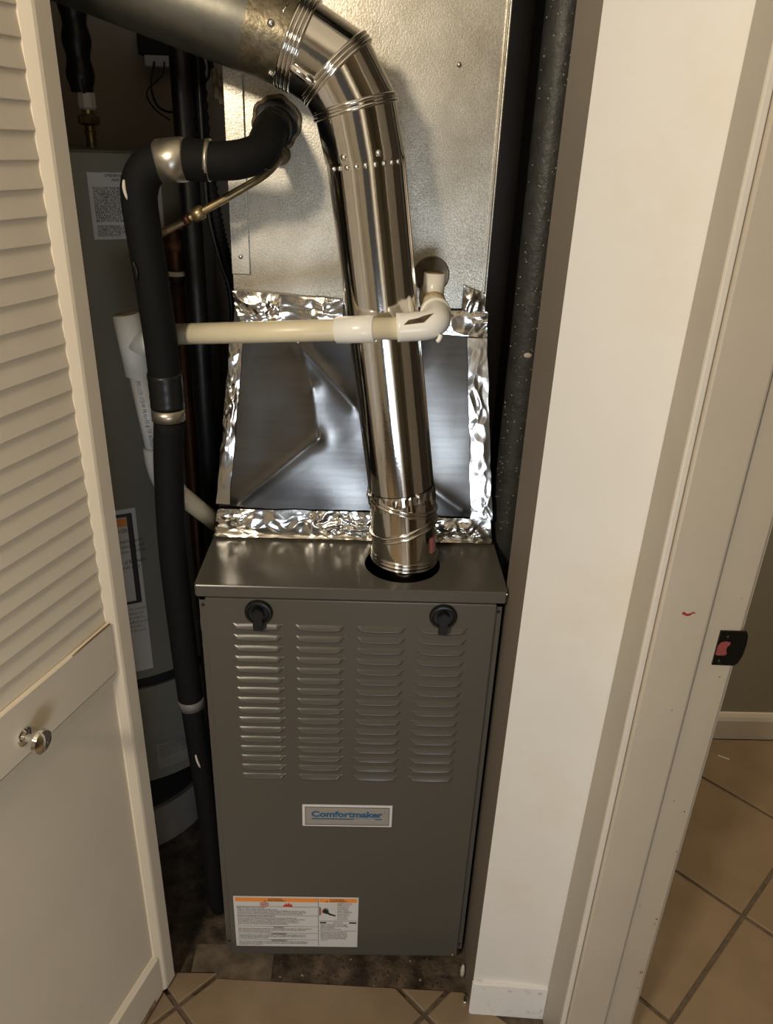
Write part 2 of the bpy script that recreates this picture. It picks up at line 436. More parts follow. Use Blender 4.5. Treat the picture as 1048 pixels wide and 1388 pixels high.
# ---- louvred bifold door (own frame: x = along the leaf from its far edge, y = out of its face)
door = thing('door_1', (-.326, -.045, 0), 'cream louvered bifold door leaf standing open on the left', kind='structure', rotz=math.atan2(-.946, -.325))
LW = .44; TH = .026; BZ = -.011
def D(name, bm, m='door_paint', **k): return obj(name, bm, m, door, local=True, **k)
def stile(x0, x1, inner):
    # flat face then a rounded slope down to the recessed louvres
    pr = [(x0, -TH), (x0, -.002), (x0+.002, 0)] if inner > 0 else [(x1, -TH), (x1, -.002), (x1-.002, 0)]
    if inner > 0: pts = [(x0, -TH), (x0, -.0015), (x0+.0015, 0), (x1-.015, 0), (x1-.011, -.001), (x1-.004, -.006), (x1, -.009), (x1, -TH)]
    else: pts = [(x1, -TH), (x1, -.0015), (x1-.0015, 0), (x0+.015, 0), (x0+.011, -.001), (x0+.004, -.006), (x0, -.009), (x0, -TH)]
    return prism(bmesh.new(), pts, 'z', BZ, 2.02)
D('stile', stile(0, .040, 1)); D('stile', stile(LW-.04, LW, -1))
s0, s1 = .0385, LW-.0385
D('top_rail', B(s0, s1, -TH, -.004, 1.93, 2.02, bev=.001))
D('mid_rail', prism(bmesh.new(), [(-TH, .737), (-.0045, .737), (-.003, .739), (-.003, .8195), (-.0045, .821), (-TH, .821)], 'x', s0, s1))
D('panel_molding', prism(bmesh.new(), [(-TH, .7165), (-.0115, .7165), (-.0095, .719), (-.0045, .736), (-TH, .736)], 'x', s0, s1))
D('panel', B(s0, s1, -TH+.006, -.0120, .093, .718))
D('bottom_rail', prism(bmesh.new(), [(-TH, BZ), (-.004, BZ), (-.003, BZ+.002), (-.003, .086), (-.0105, .0935), (-TH, .0935)], 'x', s0, s1))
D('worn_edge', prism(bmesh.new(), [(-.0045, BZ-.0006), (-.0024, BZ-.0004), (-.0024, BZ+.008), (-.0026, BZ+.014), (-.0045, BZ+.014)], 'x', .06, .26), 'wood_raw_and_shade')
sl = None; pz = .0286
bm = prism(bmesh.new(), [(-.0150, .0345), (-.0128, .0345), (-.0090, .0010), (-.0092, .0002), (-.0108, 0), (-.0150, .030)], 'x', s0, s1)
sl = D('slat', bm); base = sl.location.copy()
z0 = .848-.0286
for i in range(39):
    o = sl if i == 0 else sl.copy()
    if i: COL.objects.link(o)
    o.location = base+Vector((0, random.uniform(-.0003, .0003), z0+.0022+i*pz)); o.rotation_euler = (random.uniform(-.012, .012), random.uniform(-.0012, .0012), 0)
bm = bmesh.new(); prism(bm, [(.04, .8212), (.06, .8210), (.12, .8206), (.12, .8218), (.075, .8232), (.05, .8236), (.04, .8230)], 'y', -.0038, -.0026)
D('paint_crack', bm, 'wood_raw_and_shade')
# knob
kb = Vector((.222, -.003, .768))
bm = lathe(bmesh.new(), [(.0125, 0), (.0125, .002), (.010, .004), (.0055, .006), (.0048, .013), (.008, .0165), (.0145, .020), (.0165, .0245), (.015, .029), (.0105, .032), (.003, .0335)], kb, 'y', 32)
kn = D('knob', bm, 'chrome', smooth=True)

# ================================================================== FURNACE
W2 = .2325; H = .845; DP = .66
fu = thing('furnace', (0, .3, -.03), 'grey sheet metal gas furnace with louvered front panel', 'furnace')
def open_box():
    bm = bmesh.new()
    box(bm, -W2, -W2+.0015, 0, DP, .012, H-.018); box(bm, W2-.0015, W2, 0, DP, .012, H-.018)
    box(bm, -W2, W2, DP-.0015, DP, .012, H-.018); box(bm, -W2, W2, .006, DP, .012, .0135)
    box(bm, -W2, -W2+.014, -.0005, .001, .012, H-.018); box(bm, W2-.014, W2, -.0005, .001, .012, H-.018)
    box(bm, -W2, W2, -.0005, .001, H-.03, H-.018)
    return bm
obj('cabinet', open_box(), 'furnace_paint', fu)
obj('base_frame', B(-W2+.02, W2-.02, .05, DP-.02, -.03, .012), 'furnace_dark', fu)
obj('inner_box', B(-W2+.004, W2-.004, .012, DP-.01, .02, .74), 'dark', fu)
# top cap with flue hole
HC = Vector((.079, .074)); HR = .0605; CX = W2+.004
bm = bmesh.new(); x0, x1, y0, y1 = -CX, CX, -.006, DP
angs = sorted([2*PI*k/64 for k in range(64)]+[math.atan2(y-HC.y, x-HC.x) % (2*PI) for x in (x0, x1) for y in (y0, y1)])
ci, oi = [], []
for a in angs:
    d = Vector((math.cos(a), math.sin(a)))
    ts = [((x1 if d.x > 0 else x0)-HC.x)/d.x if abs(d.x) > 1e-9 else 9e9, ((y1 if d.y > 0 else y0)-HC.y)/d.y if abs(d.y) > 1e-9 else 9e9]
    q = HC+d*min(ts); ci.append(bm.verts.new((HC.x+d.x*HR, HC.y+d.y*HR, H))); oi.append(bm.verts.new((q.x, q.y, H)))
n = len(angs)
low = [bm.verts.new((v.co.x, v.co.y, H-.0018)) for v in ci]
for k in range(n):
    bm.faces.new((ci[k], oi[k], oi[(k+1) % n], ci[(k+1) % n])); bm.faces.new((ci[k], ci[(k+1) % n], low[(k+1) % n], low[k]))
bmesh.ops.recalc_face_normals(bm, faces=bm.faces[:])
cap = obj('top_cap', bm, 'furnace_paint', fu)
bm = bmesh.new()
# folded rim with a rounded top fold
prism(bm, [(y0-.0008, H-.020), (y0-.0008, H-.0022), (y0+.0002, H-.0006), (y0+.002, H+.0003), (y0+.004, H-.001), (y0+.0008, H-.0022), (y0+.0008, H-.020)], 'x', x0+.002, x1-.002)
box(bm, x0-.0008, x0+.0006, y0+.003, y1, H-.020, H-.0003); box(bm, x1-.0006, x1+.0008, y0+.003, y1, H-.020, H-.0003)
obj('cap_rim', bm, 'furnace_paint', cap)
obj('flue_collar', T([(HC.x, HC.y+.004, .742), (HC.x, HC.y+.004, .80)], .054, 40), 'furnace_dark', fu)
# front panel
DX = .2225
bm = B(-DX, DX, -.0075, 0.0, -.0005, .8225, bev=.0018)
fp = obj('front_panel', bm, 'furnace_paint', fu)
def louver_mesh():
    bm = bmesh.new(); nu, nv = 24, 5; V = []
    for j in range(nv+1):
        row = []
        v = j/nv
        for i in range(nu+1):
            u = -1+2*i/nu; au = abs(u)
            e = min(1, (1-au)/.16); e = e*e*(3-2*e)
            d = .0058*e*(v**.8)*(1-.12*u*u)
            z = -v*(.0046+.0048*e*(1-.55*u*u))
            row.append(bm.verts.new((u*(.041-.0035*v), -.0076-d, z)))
        V.append(row)
    for j in range(nv):
        for i in range(nu):
            f = bm.faces.new((V[j][i], V[j+1][i], V[j+1][i+1], V[j][i+1])); f.smooth = True
    # closed underside, painted black as the shade of an open slot
    b = [bm.verts.new((v.co.x, -.0074, v.co.z+.0006)) for v in V[-1]]
    for i in range(nu):
        f = bm.faces.new((V[-1][i], b[i], b[i+1], V[-1][i+1])); f.material_index = 1
    return bm
lv = obj('louver', louver_mesh(), ['furnace_paint', 'dark'], fp); lb = lv.location.copy()
k = 0
for cx in (-.1455, -.0490, .0465, .1420):
    for r in range(16):
        o = lv if k == 0 else lv.copy()
        if k: COL.objects.link(o)
        o.location = lb+Vector((cx, 0, .7785-r*.02035)); k += 1
# latches
for cx in (-.1415, .1415):
    bm = lathe(bmesh.new(), [(.0215, 0), (.0215, -.003), (.0195, -.006), (.017, -.0065), (.015, -.0045), (.004, -.0045)], (cx, -.0075, .8), 'y', 40)
    la = obj('latch', bm, 'dark_plastic' if 'dark_plastic' in MATS else 'black_tape', fp, smooth=True, label='black round twist latch')
    bm = prism(bmesh.new(), [(cx-.0068, .7745), (cx+.0068, .7745), (cx+.0078, .786), (cx+.0062, .7945), (cx+.0095, .8), (cx+.0082, .808), (cx, .8145), (cx-.0082, .808), (cx-.0095, .8), (cx-.0062, .7945), (cx-.0078, .786)], 'y', -.0235, -.011, bev=.001)
    obj('latch_handle', bm, 'black_tape', la)
# screws and small holes along the cabinet flange
for sx in (-1, 1):
    for zz in (.806, .028): screw('screw', (sx*(W2-.005), -.0005, zz), (0, -1, 0), .0022, fu, 'dark')
screw('screw', (.2145, -.0075, .004), (0, -1, 0), .003, fu, 'brass')
# corner notches of the cap
screw('screw', (W2+.0035, -.0065, H-.004), (0, -1, 0), .0018, fu, 'chrome')
# name plate
npb = B(-.0795, .0795, -.0100, -.0074, .3525, .4035, bev=.0012)
npl = obj('name_plate', npb, 'label_white', fu, label='silver and blue name plate on the furnace front')
bm = bmesh.new(); Yn = -.01035
for a in ((-.0745, .0745, .3985, .3995), (-.0745, .0745, .3565, .3575), (-.0745, -.0735, .3565, .3995), (.0735, .0745, .3565, .3995)):
    box(bm, a[0], a[1], Yn, -.0095, a[2], a[3])
obj('plate_border', bm, 'black_print', npl)
obj('plate_field', B(-.0733, .0733, -.01015, -.0095, .3577, .3983), 'plate_silver', npl)
me = text_mesh('Comfortmaker', .0185, bold=.0008, sx=1.13, align='CENTER', res=3)
me.transform(Matrix.Translation((-.001, -.01045, .3765)) @ Matrix.Rotation(PI/2, 4, 'X'))
xs = [v.co.x for v in me.vertices]; sc = .126/(max(xs)-min(xs)); me.transform(Matrix.Diagonal((sc, 1, 1, 1)))
obj('lettering', me, 'blue_print', npl)
obj('underline', B(-.063, .061, -.01045, -.0100, .3700, .3728), 'blue_print', npl)
face_text('Air Conditioning & Heating', .012, -.0107, .3703, .0034, 'label_white', npl, bold=.0001, res=1)
face_text('®', .064, -.01045, .386, .005, 'black_print', npl, res=1)
# warning label
X0, X1, Z0, Z1 = -.212, .0245, .0240, .1655
wl = obj('warning_label', B(X0, X1, -.0081, -.0073, Z0, Z1, bev=.0003), 'label_white', fu, label='white warning label with orange header bands and tiny print')
YL = -.0085
XM = -.0515
bm = bmesh.new(); box(bm, X0+.003, XM-.001, YL, -.008, Z1-.0135, Z1-.003); box(bm, XM+.0015, X1-.003, YL, -.008, Z1-.0135, Z1-.003)
obj('orange_band', bm, 'orange_print', wl)
bm = bmesh.new(); box(bm, XM-.0004, XM+.0004, YL, -.008, Z0+.003, Z1-.003)
for z in (Z1-.0275, Z1-.052, Z1-.083, Z1-.1025, Z1-.1215): box(bm, X0+.004, XM-.001, YL, -.008, z, z+.0004)
for z in (Z1-.066, Z1-.0945): box(bm, XM+.001, X1-.003, YL, -.008, z, z+.0004)
box(bm, XM+.003, XM+.015, YL-.0001, -.008, Z1-.0725, Z1-.069); box(bm, X1-.017, X1-.003, YL-.0001, -.008, Z1-.0725, Z1-.069)
obj('rule', bm, 'black_print', wl)
for xx, t1, t2 in ((-.131, '▲ WARNING', '▲ AVERTISSEMENT'), (-.0135, '▲ WARNING', '▲ AVERTISSEMENT')):
    for t, dz in ((t1, .0075), (t2, .0122)):
        t = t.replace('▲ ', '')
        face_text(t, xx, YL-.0002, Z1-dz, .0046, 'black_print', wl, bold=.00012, align='CENTER', res=1)
        bm = prism(bmesh.new(), [(xx-.024 if 'AV' in t else xx-.016, Z1-dz), (xx-.020 if 'AV' in t else xx-.012, Z1-dz), (xx-.022 if 'AV' in t else xx-.014, Z1-dz+.0034)], 'y', YL-.0002, -.008)
        obj('warning_triangle', bm, 'black_print', wl)
body = [
 (Z1-.0318, 'FIRE OR EXPLOSION HAZARD'), (Z1-.0360, 'Failure to follow safety warnings exactly could'),
 (Z1-.0402, 'result in serious injury, death or property damage. Installation and service must'),
 (Z1-.0444, 'be performed by a qualified installer, service agency or the gas supplier. Read the'),
 (Z1-.0486, 'instructions before use and keep this appliance area clear and free of vapors.'),
 (Z1-.0560, 'RISQUE D INCENDIE OU D EXPLOSION'), (Z1-.0602, 'Le non respect des avertissements de securite pourrait entrainer des'),
 (Z1-.0644, 'blessures graves, la mort ou des dommages. L installation et l entretien doivent'),
 (Z1-.0686, 'etre effectues par un installateur qualifie, une entreprise d entretien ou'),
 (Z1-.0728, 'le fournisseur de gaz. Lire les instructions avant de mettre en marche et'),
 (Z1-.0770, 'garder la zone de l appareil libre de matieres combustibles.'),
 (Z1-.0905, 'This unit must be vented to outdoors. See the installation manual for details and follow'),
 (Z1-.0947, 'the local codes. Disconnect the power before servicing. Close the gas valve first.'),
 (Z1-.0989, 'Turn off gas and power before service.'),
 (Z1-.1090, 'Cet appareil doit etre ventile a l exterieur. Voir le manuel d installation pour les'),
 (Z1-.1132, 'details. Couper l alimentation electrique avant l entretien de l appareil et fermer'),
 (Z1-.1174, 'le robinet de gaz avant tout travail.'),
 (Z1-.1285, 'Do not store or use gasoline or other flammable liquids near this or any appliance.'),
 (Z1-.1327, 'Ne pas entreposer ni utiliser d essence ni autres vapeurs ou liquides inflammables'),
 (Z1-.1369, 'a proximite de cet appareil.')]
def fit_line(t, x, z, size, m, wmax):
    me = text_mesh(t, size, res=1, bold=.00012)
    wd = max(v.co.x for v in me.vertices)
    if wd > wmax: me.transform(Matrix.Diagonal((wmax/wd, 1, 1, 1)))
    me.transform(Matrix.Translation((x, YL-.0001, z)) @ Matrix.Rotation(PI/2, 4, 'X'))
    return me
def join_lines(items, m, name):
    bm = bmesh.new()
    for it in items:
        me = fit_line(*it[:4], m, it[4]); bm.from_mesh(me); bpy.data.meshes.remove(me)
    return obj(name, bm, m, wl)
join_lines([(t, X0+.006, z, .0040, XM-X0-.012) for z, t in body], 'grey_print', 'print_block')
for zz in (.0868, .1060, .1250):
    face_text('WARNING' if zz < .1 else 'AVERTISSEMENT', -.128, YL-.0002, Z1-zz, .0042, 'black_print', wl, bold=.0001, align='CENTER', res=1)
right = ['SAFETY DOOR', 'SWITCH. Do', 'not bypass it.', 'Keep hands', 'clear of parts', 'HOT SURFACE', 'can burn you.', 'Allow unit to', 'cool before', 'you touch it.']
join_lines([(t, XM+.036, Z1-.0185-i*.0048, .0042, .031) for i, t in enumerate(right)] +
           [('CAUTION', -.024, Z1-.0722, .0042, .02)] +
           [(t, XM+.004, Z1-z, .0040, .066) for t, z in (('Sharp metal edges. Wear safety', .0775), ('glasses and gloves when handling', .0818), ('parts and panels.', .086), ('Do not operate the unit', .0905), ('Install per the rules. Replace all', .0995), ('panels before operating. Inspect', .104), ('filters monthly and replace them', .1085), ('when they are dirty. Keep vents', .113), ('open at all times while heating', .1175), ('is in use.', .122))], 'grey_print', 'print_block')
# pictograms
bm = bmesh.new(); bead(bm, [Vector((-.154+.0075*math.cos(a), YL-.0002, Z1-.0205+.0052*math.sin(a))) for a in [2*PI*k/32 for k in range(32)]], .0008, 6)
obj('no_smoking_ring', bm, 'red_print', wl)
face_text('GAS', -.154, YL-.0002, Z1-.0222, .0050, 'black_print', wl, bold=.0002, align='CENTER', res=1)
bm = prism(bmesh.new(), [(-.119, Z1-.0265), (-.1165, Z1-.021), (-.1145, Z1-.0225), (-.1125, Z1-.0165), (-.110, Z1-.0215), (-.1075, Z1-.0155), (-.105, Z1-.022), (-.1025, Z1-.019), (-.100, Z1-.0265)], 'y', YL-.0003, -.008)
obj('flame_symbol', bm, 'red_print', wl)
bm = B(XM+.0025, XM+.0335, YL-.0001, -.008, Z1-.062, Z1-.0155); obj('symbol_field', bm, 'label_white', wl)
hand = [(-.0445, Z1-.040), (-.0425, Z1-.0345), (-.0410, Z1-.030), (-.0395, Z1-.0305), (-.0398, Z1-.035), (-.0385, Z1-.028), (-.037, Z1-.0285), (-.037, Z1-.034), (-.035, Z1-.0295), (-.0335, Z1-.030), (-.0345, Z1-.036), (-.0325, Z1-.0335), (-.0315, Z1-.035), (-.0325, Z1-.040), (-.0285, Z1-.0445), (-.0185, Z1-.0485), (-.0185, Z1-.052), (-.0285, Z1-.0495), (-.0345, Z1-.0455), (-.039, Z1-.0445), (-.0415, Z1-.0425)]
obj('hand_symbol', prism(bmesh.new(), hand, 'y', YL-.0004, -.0082), 'black_print', wl)
bm = B(-.0495, -.0475, YL-.0004, -.008, Z1-.0495, Z1-.026); obj('symbol_bar', bm, 'black_print', wl)
obj('heat_symbol', prism(bmesh.new(), [(-.0474, Z1-.046), (-.044, Z1-.0445), (-.042, Z1-.039), (-.0425, Z1-.034), (-.0445, Z1-.0305), (-.0474, Z1-.0295)], 'y', YL-.0003, -.008), 'pink_print', wl)

# ================================================================== DUCTWORK
pln = thing('supply_duct', (0, .42, 1.19), 'mottled galvanized sheet metal duct rising behind the vent pipe', 'duct')
PX0, PX1, PY = -.192, .190, .200
bm = bmesh.new(); nx, nz = 20, 40
def face_y(x, z): return PY-.0015*noise.noise(Vector((x*6, 0, z*4)))-.002*math.exp(-((x-.02)**2)/.01)
V = [[bm.verts.new((PX0+(PX1-PX0)*i/nx, face_y(PX0+(PX1-PX0)*i/nx, 1.2275+1.2*j/nz), 1.2275+1.2*j/nz)) for i in range(nx+1)] for j in range(nz+1)]
for j in range(nz):
    for i in range(nx):
        f = bm.faces.new((V[j][i], V[j][i+1], V[j+1][i+1], V[j+1][i])); f.smooth = True
obj('front_sheet', bm, 'galv', pln)
bm = bmesh.new(); box(bm, PX0, PX0+.0015, PY+.001, .66, 1.2275, 2.43); box(bm, PX1-.0015, PX1, PY+.001, .66, 1.2275, 2.43); box(bm, PX0, PX1, .6585, .66, 1.2275, 2.43)
obj('side_sheet', bm, 'galv', pln)
obj('corner_flange', B(PX0-.0005, -.166, PY-.0055, PY-.003, 1.268, 2.42, bev=.0007), 'galv', pln)
bm = bmesh.new(); box(bm, PX1-.0035, PX1-.0020, PY-.004, PY+.002, 1.222, 2.42); box(bm, PX1+.0005, PX1+.0028, PY-.005, PY+.012, 1.222, 2.42, bev=.0006)
obj('edge_seam', bm, 'galv', pln)
for p in ((-.180, PY-.0055, 1.545), (-.1785, PY-.0055, 1.293), (.128, PY-.002, 1.553)): screw('screw', p, (0, -1, 0), .0028, pln, 'galv')
# ragged hole with a rim where the insulated line comes out
bm = bmesh.new(); R = []
for k in range(40):
    a = 2*PI*k/40; rr = .0315*(1+.16*noise.noise(Vector((math.cos(a)*2, math.sin(a)*2, 3))))
    R.append(Vector((-.1215+rr*math.cos(a), PY-.004, 1.4735+rr*math.sin(a))))
bead(bm, R, .0032, 6); obj('hole_rim', bm, 'rust', pln)
bm = bmesh.new(); vv = [bm.verts.new((r.x, PY-.0042, r.z)) for r in R]; bm.faces.new(vv)
obj('pipe_hole', bm, 'dark', pln)
bm = lathe(bmesh.new(), [(.0275, -.0016), (.026, -.0024), (.005, -.0028)], (.1075, PY, 1.276), 'y', 28); obj('drain_opening', bm, 'galv_stain', pln)

tr = thing('duct_transition', (0, .4, .845), 'creased shiny sheet metal duct box taped with crumpled foil above the furnace', 'duct')
ZT, ZB = 1.226, .8475
def fy(z): t = (z-ZB)/(ZT-ZB); return .161+(.197-.161)*t
def xl(z): t = (z-ZB)/(ZT-ZB); return -.234+(.234-.190)*t
def xr(z): t = (z-ZB)/(ZT-ZB); return .2325-(.2325-.194)*t
OUT = Vector((0, -(ZT-ZB), .036)).normalized()*1.0
OUT = Vector((0, -.995, .095))
def seg_d(p, a, b):
    a, b = Vector(a), Vector(b); t = max(0, min(1, (p-a).dot(b-a)/(b-a).length_squared)); return (p-a-(b-a)*t).length
bm = bmesh.new(); NX, NZ = 110, 100; V = []
CRS = [((-.094, 1.168), (-.005, 1.072), .010, .0030), ((-.1935, .905), (-.062, 1.018), .012, .0040), ((-.094, 1.168), (-.072, 1.10), .012, .0022), ((-.072, 1.10), (-.062, 1.018), .014, .0028), ((.116, .945), (.180, .90), .010, .0022)]
for j in range(NZ+1):
    row = []
    for i in range(NX+1):
        z = ZB+(ZT-ZB)*j/NZ; x = xl(z)+(xr(z)-xl(z))*i/NX; p = Vector((x, z))
        u, v = (i/NX)*2-1, (j/NZ)*2-1
        # cross-broken sheet: a shallow pyramid with its apex near the pipe
        cu, cv = .08, .02
        tx = (1-u)/(1-cu) if u > cu else (1+u)/(1+cu)
        tz = (1-v)/(1-cv) if v > cv else (1+v)/(1+cv)
        h = .0065*min(tx, tz)
        for a, b, wd, am in CRS:
            d = seg_d(p, a, b); h += am*math.exp(-(d/wd)**1.3)
        h += .0022*noise.noise(Vector((x*13, z*11, 2)))
        row.append(bm.verts.new(Vector((x, fy(z), z))+OUT*h))
    V.append(row)
for j in range(NZ):
    for i in range(NX):
        f = bm.faces.new((V[j][i], V[j][i+1], V[j+1][i+1], V[j+1][i])); f.smooth = True
obj('front_panel', bm, 'sheet', tr)
bm = bmesh.new()
for sx in (xl, xr):
    q = [bm.verts.new(p) for p in ((sx(ZB), fy(ZB), ZB), (sx(ZB), .64, ZB), (sx(ZT), .64, ZT), (sx(ZT), fy(ZT), ZT))]; bm.faces.new(q)
q = [bm.verts.new(p) for p in ((xl(ZB), .64, ZB), (xr(ZB), .64, ZB), (xr(ZT), .64, ZT), (xl(ZT), .64, ZT))]; bm.faces.new(q)
obj('side_panel', bm, 'sheet', tr)
def fp_(x, z, o=.0): return Vector((x, fy(z), z))+OUT*o
# foil tape
obj('foil_tape', foil(fp_(xl(.895)-.001, .893, .004), fp_(.035, .893, .004), fp_(.035, .846, .006), fp_(xl(.85)-.003, .846, .006), 150, 30, .016, OUT, 1), 'foil', tr)
obj('foil_tape', foil(fp_(.125, .888, .004), fp_(xr(.89)+.001, .885, .004), fp_(xr(.85)+.002, .846, .005), fp_(.125, .848, .005), 70, 26, .016, OUT, 2), 'foil', tr)
obj('foil_tape', foil((-.236, .155, .8485), (.235, .155, .8485), (.235, .143, .8475), (-.2365, .143, .8475), 150, 5, .0045, (0, 0, 1), 3, .001), 'foil', tr)
obj('foil_tape', foil(fp_(xl(1.17)-.003, 1.17, .003), fp_(xl(1.17)+.017, 1.17, .003), fp_(xl(.9)+.018, .9, .003), fp_(xl(.9)-.004, .9, .003), 12, 110, .009, OUT, 4), 'foil', tr)
obj('foil_tape', foil(fp_(xr(1.185)-.030, 1.185, .003), fp_(xr(1.185)+.001, 1.185, .003), fp_(xr(.885)+.003, .885, .005), fp_(xr(.885)-.033, .885, .003), 22, 130, .010, OUT, 5, dens=38), 'foil', tr)
obj('foil_tape', foil(fp_(PX0-.002, 1.243, .004), fp_(-.026, 1.235, .003), fp_(-.026, 1.203, .003), fp_(-.182, 1.198, .004), 90, 24, .014, OUT, 6), 'foil', tr)
obj('foil_tape', foil(fp_(.062, 1.225, .003), fp_(.197, 1.225, .003), fp_(.199, 1.186, .003), fp_(.062, 1.192, .003), 80, 24, .020, OUT, 7), 'foil', tr)
obj('foil_tape', foil((.158, PY-.004, 1.262), (.192, PY-.004, 1.250), (.194, PY-.004, 1.215), (.157, PY-.004, 1.215), 20, 26, .010, (0, -1, 0), 8), 'foil', tr)

# ================================================================== VENT PIPE
vp = thing('vent_pipe', (.04, .08, .84), 'shiny round steel vent pipe with segmented elbows rising from the furnace', 'pipe')
VR = .0505; VY = .079
def C3(x, z, y=VY): return Vector((x, y, z))
def nrm(dx, dz): return Vector((-dz, 0, dx)).normalized()   # normal of a ring whose diameter runs along (dx,dz)
J = [  # centre x,z ; diameter direction
    (.0815, .828, (1, -.02)), (.0815, .861, (1, -.03)), (.0775, .9145, (.105, .037)), (.0740, .954, (.107, -.024)), (.0725, .9665, (1, 0))]
rings = []
cs = [C3(a, b) for a, b, _ in J]; nn = [nrm(*d) for _, _, d in J]
main_dir = (C3(.005, 1.433)-C3(.0725, .9665)).normalized()
def seg_rings(i, r):
    ax = cs[i+1]-cs[i]
    if i == 3: ax = main_dir
    return ring_pts(cs[i], nn[i], ax, r), ring_pts(cs[i+1], nn[i+1], ax, r)
for i in range(4):
    a, b = seg_rings(i, VR+(.0008 if i else -.003)); bm = gore(bmesh.new(), a, b)
    if i == 0: pass
    obj('elbow_segment', bm, 'shiny_metal', vp)
def beads(c, n_, ax, r, dists, rb, name='rib'):
    bm = bmesh.new()
    for d in dists: bead(bm, ring_pts(c+n_*d, n_, ax, r), rb)
    return obj(name, bm, 'shiny_metal', vp)
up = Vector((0, 0, 1))
beads(cs[1], nn[1], up, VR+.001, (-.006, .0, .006), .0026)
beads(cs[2], nn[2], cs[3]-cs[2], VR+.001, (-.004, .004), .0026)
beads(cs[3], nn[3], cs[3]-cs[2], VR+.001, (-.002, .004), .0024)
TOPC = C3(.005, 1.433)
A = ring_pts(cs[4], main_dir, main_dir, VR-.0006); Bq = ring_pts(TOPC, main_dir, main_dir, VR-.0006)
obj('long_pipe', gore(bmesh.new(), A, Bq), 'shiny_metal', vp)
# crimped lower end of the long pipe
bm = bmesh.new(); seg = 96; RR = []
for k_, (d, c_) in enumerate(((-.012, .0014), (0, .0014), (.010, .0006), (.014, 0))):
    R = ring_pts(cs[4]+main_dir*d, main_dir, main_dir, 1.0, seg); c0 = cs[4]+main_dir*d
    RR.append([bm.verts.new(c0+(R[q]-c0)*(VR+.0008+c_*(1 if q % 4 < 2 else -.6))) for q in range(seg)])
for a, b in zip(RR, RR[1:]):
    for q in range(seg): bm.faces.new((a[q], a[(q+1) % seg], b[(q+1) % seg], b[q]))
obj('crimped_end', bm, 'shiny_metal', vp)
# long lock seam down the right-hand side
sd = Vector((1, 0, 0)); sd = (sd-main_dir*sd.dot(main_dir)).normalized()
fr = Vector((0, -1, 0))
off = (sd*math.cos(.28)+fr*math.sin(.28))*(VR+.0005)
obj('lock_seam', T([cs[4]+main_dir*.016+off, TOPC+off], .0016, 8), 'shiny_metal', vp)
# upper elbow
K = [(.005, 1.433, None), (-.009, 1.492, (.102, .028)), (-.034, 1.5325, (.076, .071)), (-.0785, 1.557, (.039, .092))]
kc = [C3(a, b) for a, b, _ in K]; kn_ = [main_dir]+[nrm(*d) for _, _, d in K[1:]]
kn_ = [n_ if n_.z > 0 or n_.x < 0 else -n_ for n_ in kn_]
odir = Vector((-.958, 0, .287)).normalized()
for i in range(3):
    ax = main_dir if i == 0 else (kc[i+1]-kc[i])
    a = ring_pts(kc[i], kn_[i], ax, VR+.0008); b = ring_pts(kc[i+1], kn_[i+1], ax, VR+.0008)
    obj('elbow_segment', gore(bmesh.new(), a, b), 'shiny_metal', vp)
beads(kc[1], kn_[1], main_dir, VR+.0012, (-.0035, .0035), .0025)
beads(kc[2], kn_[2], kc[2]-kc[1], VR+.0012, (-.005, 0, .005), .0025)
beads(kc[3], kn_[3], kn_[3], VR+.0015, (-.006, -.001, .004, .009), .0026)
# crimp dimples and screws at the joint below the upper elbow
for k_ in range(9):
    a = -.95+k_*.24
    n_ = (sd*math.sin(a)+fr*math.cos(a))
    screw('dimple', TOPC-main_dir*.006+n_*(VR-.0006), n_, .0028, vp, 'shiny_metal')
for a in (-.52, .36):
    n_ = (sd*math.sin(a)+fr*math.cos(a)); screw('screw', TOPC+main_dir*.006+n_*(VR+.0008), n_, .0034, vp)
for a in (-1.25, .52):
    n_ = (sd*math.sin(a)+fr*math.cos(a)); screw('screw', cs[4]+main_dir*.011+n_*(VR+.0016), n_, .0034, vp)
# pink sticker near the foot
bm = bmesh.new(); ax = (cs[2]-cs[1]).normalized(); V = []
for j in range(2):
    row = []
    for i in range(7):
        a = .88+.32*i/6; c0 = cs[1]+ax*(.018+.026*j)
        row.append(bm.verts.new(c0+(Vector((1, 0, 0))*math.sin(a)+fr*math.cos(a))*(VR+.0022)))
    V.append(row)
for i in range(6): bm.faces.new((V[0][i], V[0][i+1], V[1][i+1], V[1][i]))
bmesh.ops.solidify(bm, geom=bm.faces[:], thickness=.0003)
obj('sticker', bm, 'pink_print', vp, label='faded pink sticker')
bm = bmesh.new(); ax = (kc[3]-kc[2]).normalized(); 
for k_, a in enumerate((.28, .36)):
    pass
# raised lock seam on the upper elbow gore
c0 = kc[2]+ax*.010; c1 = kc[3]-ax*.010
dn = Vector((0, -1, 0)); sdn = ax.cross(dn).normalized()
if sdn.z > 0: sdn = -sdn
n_ = dn*math.cos(.55)+sdn*math.sin(.55)
bm = T([c0+n_*(VR), c0+n_*(VR+.0005)+ax*.004, c1+n_*(VR+.0005), c1+ax*.003+n_*VR], [.003, .006, .006, .003], 16)
obj('seam_lap', bm, 'shiny_metal', vp)

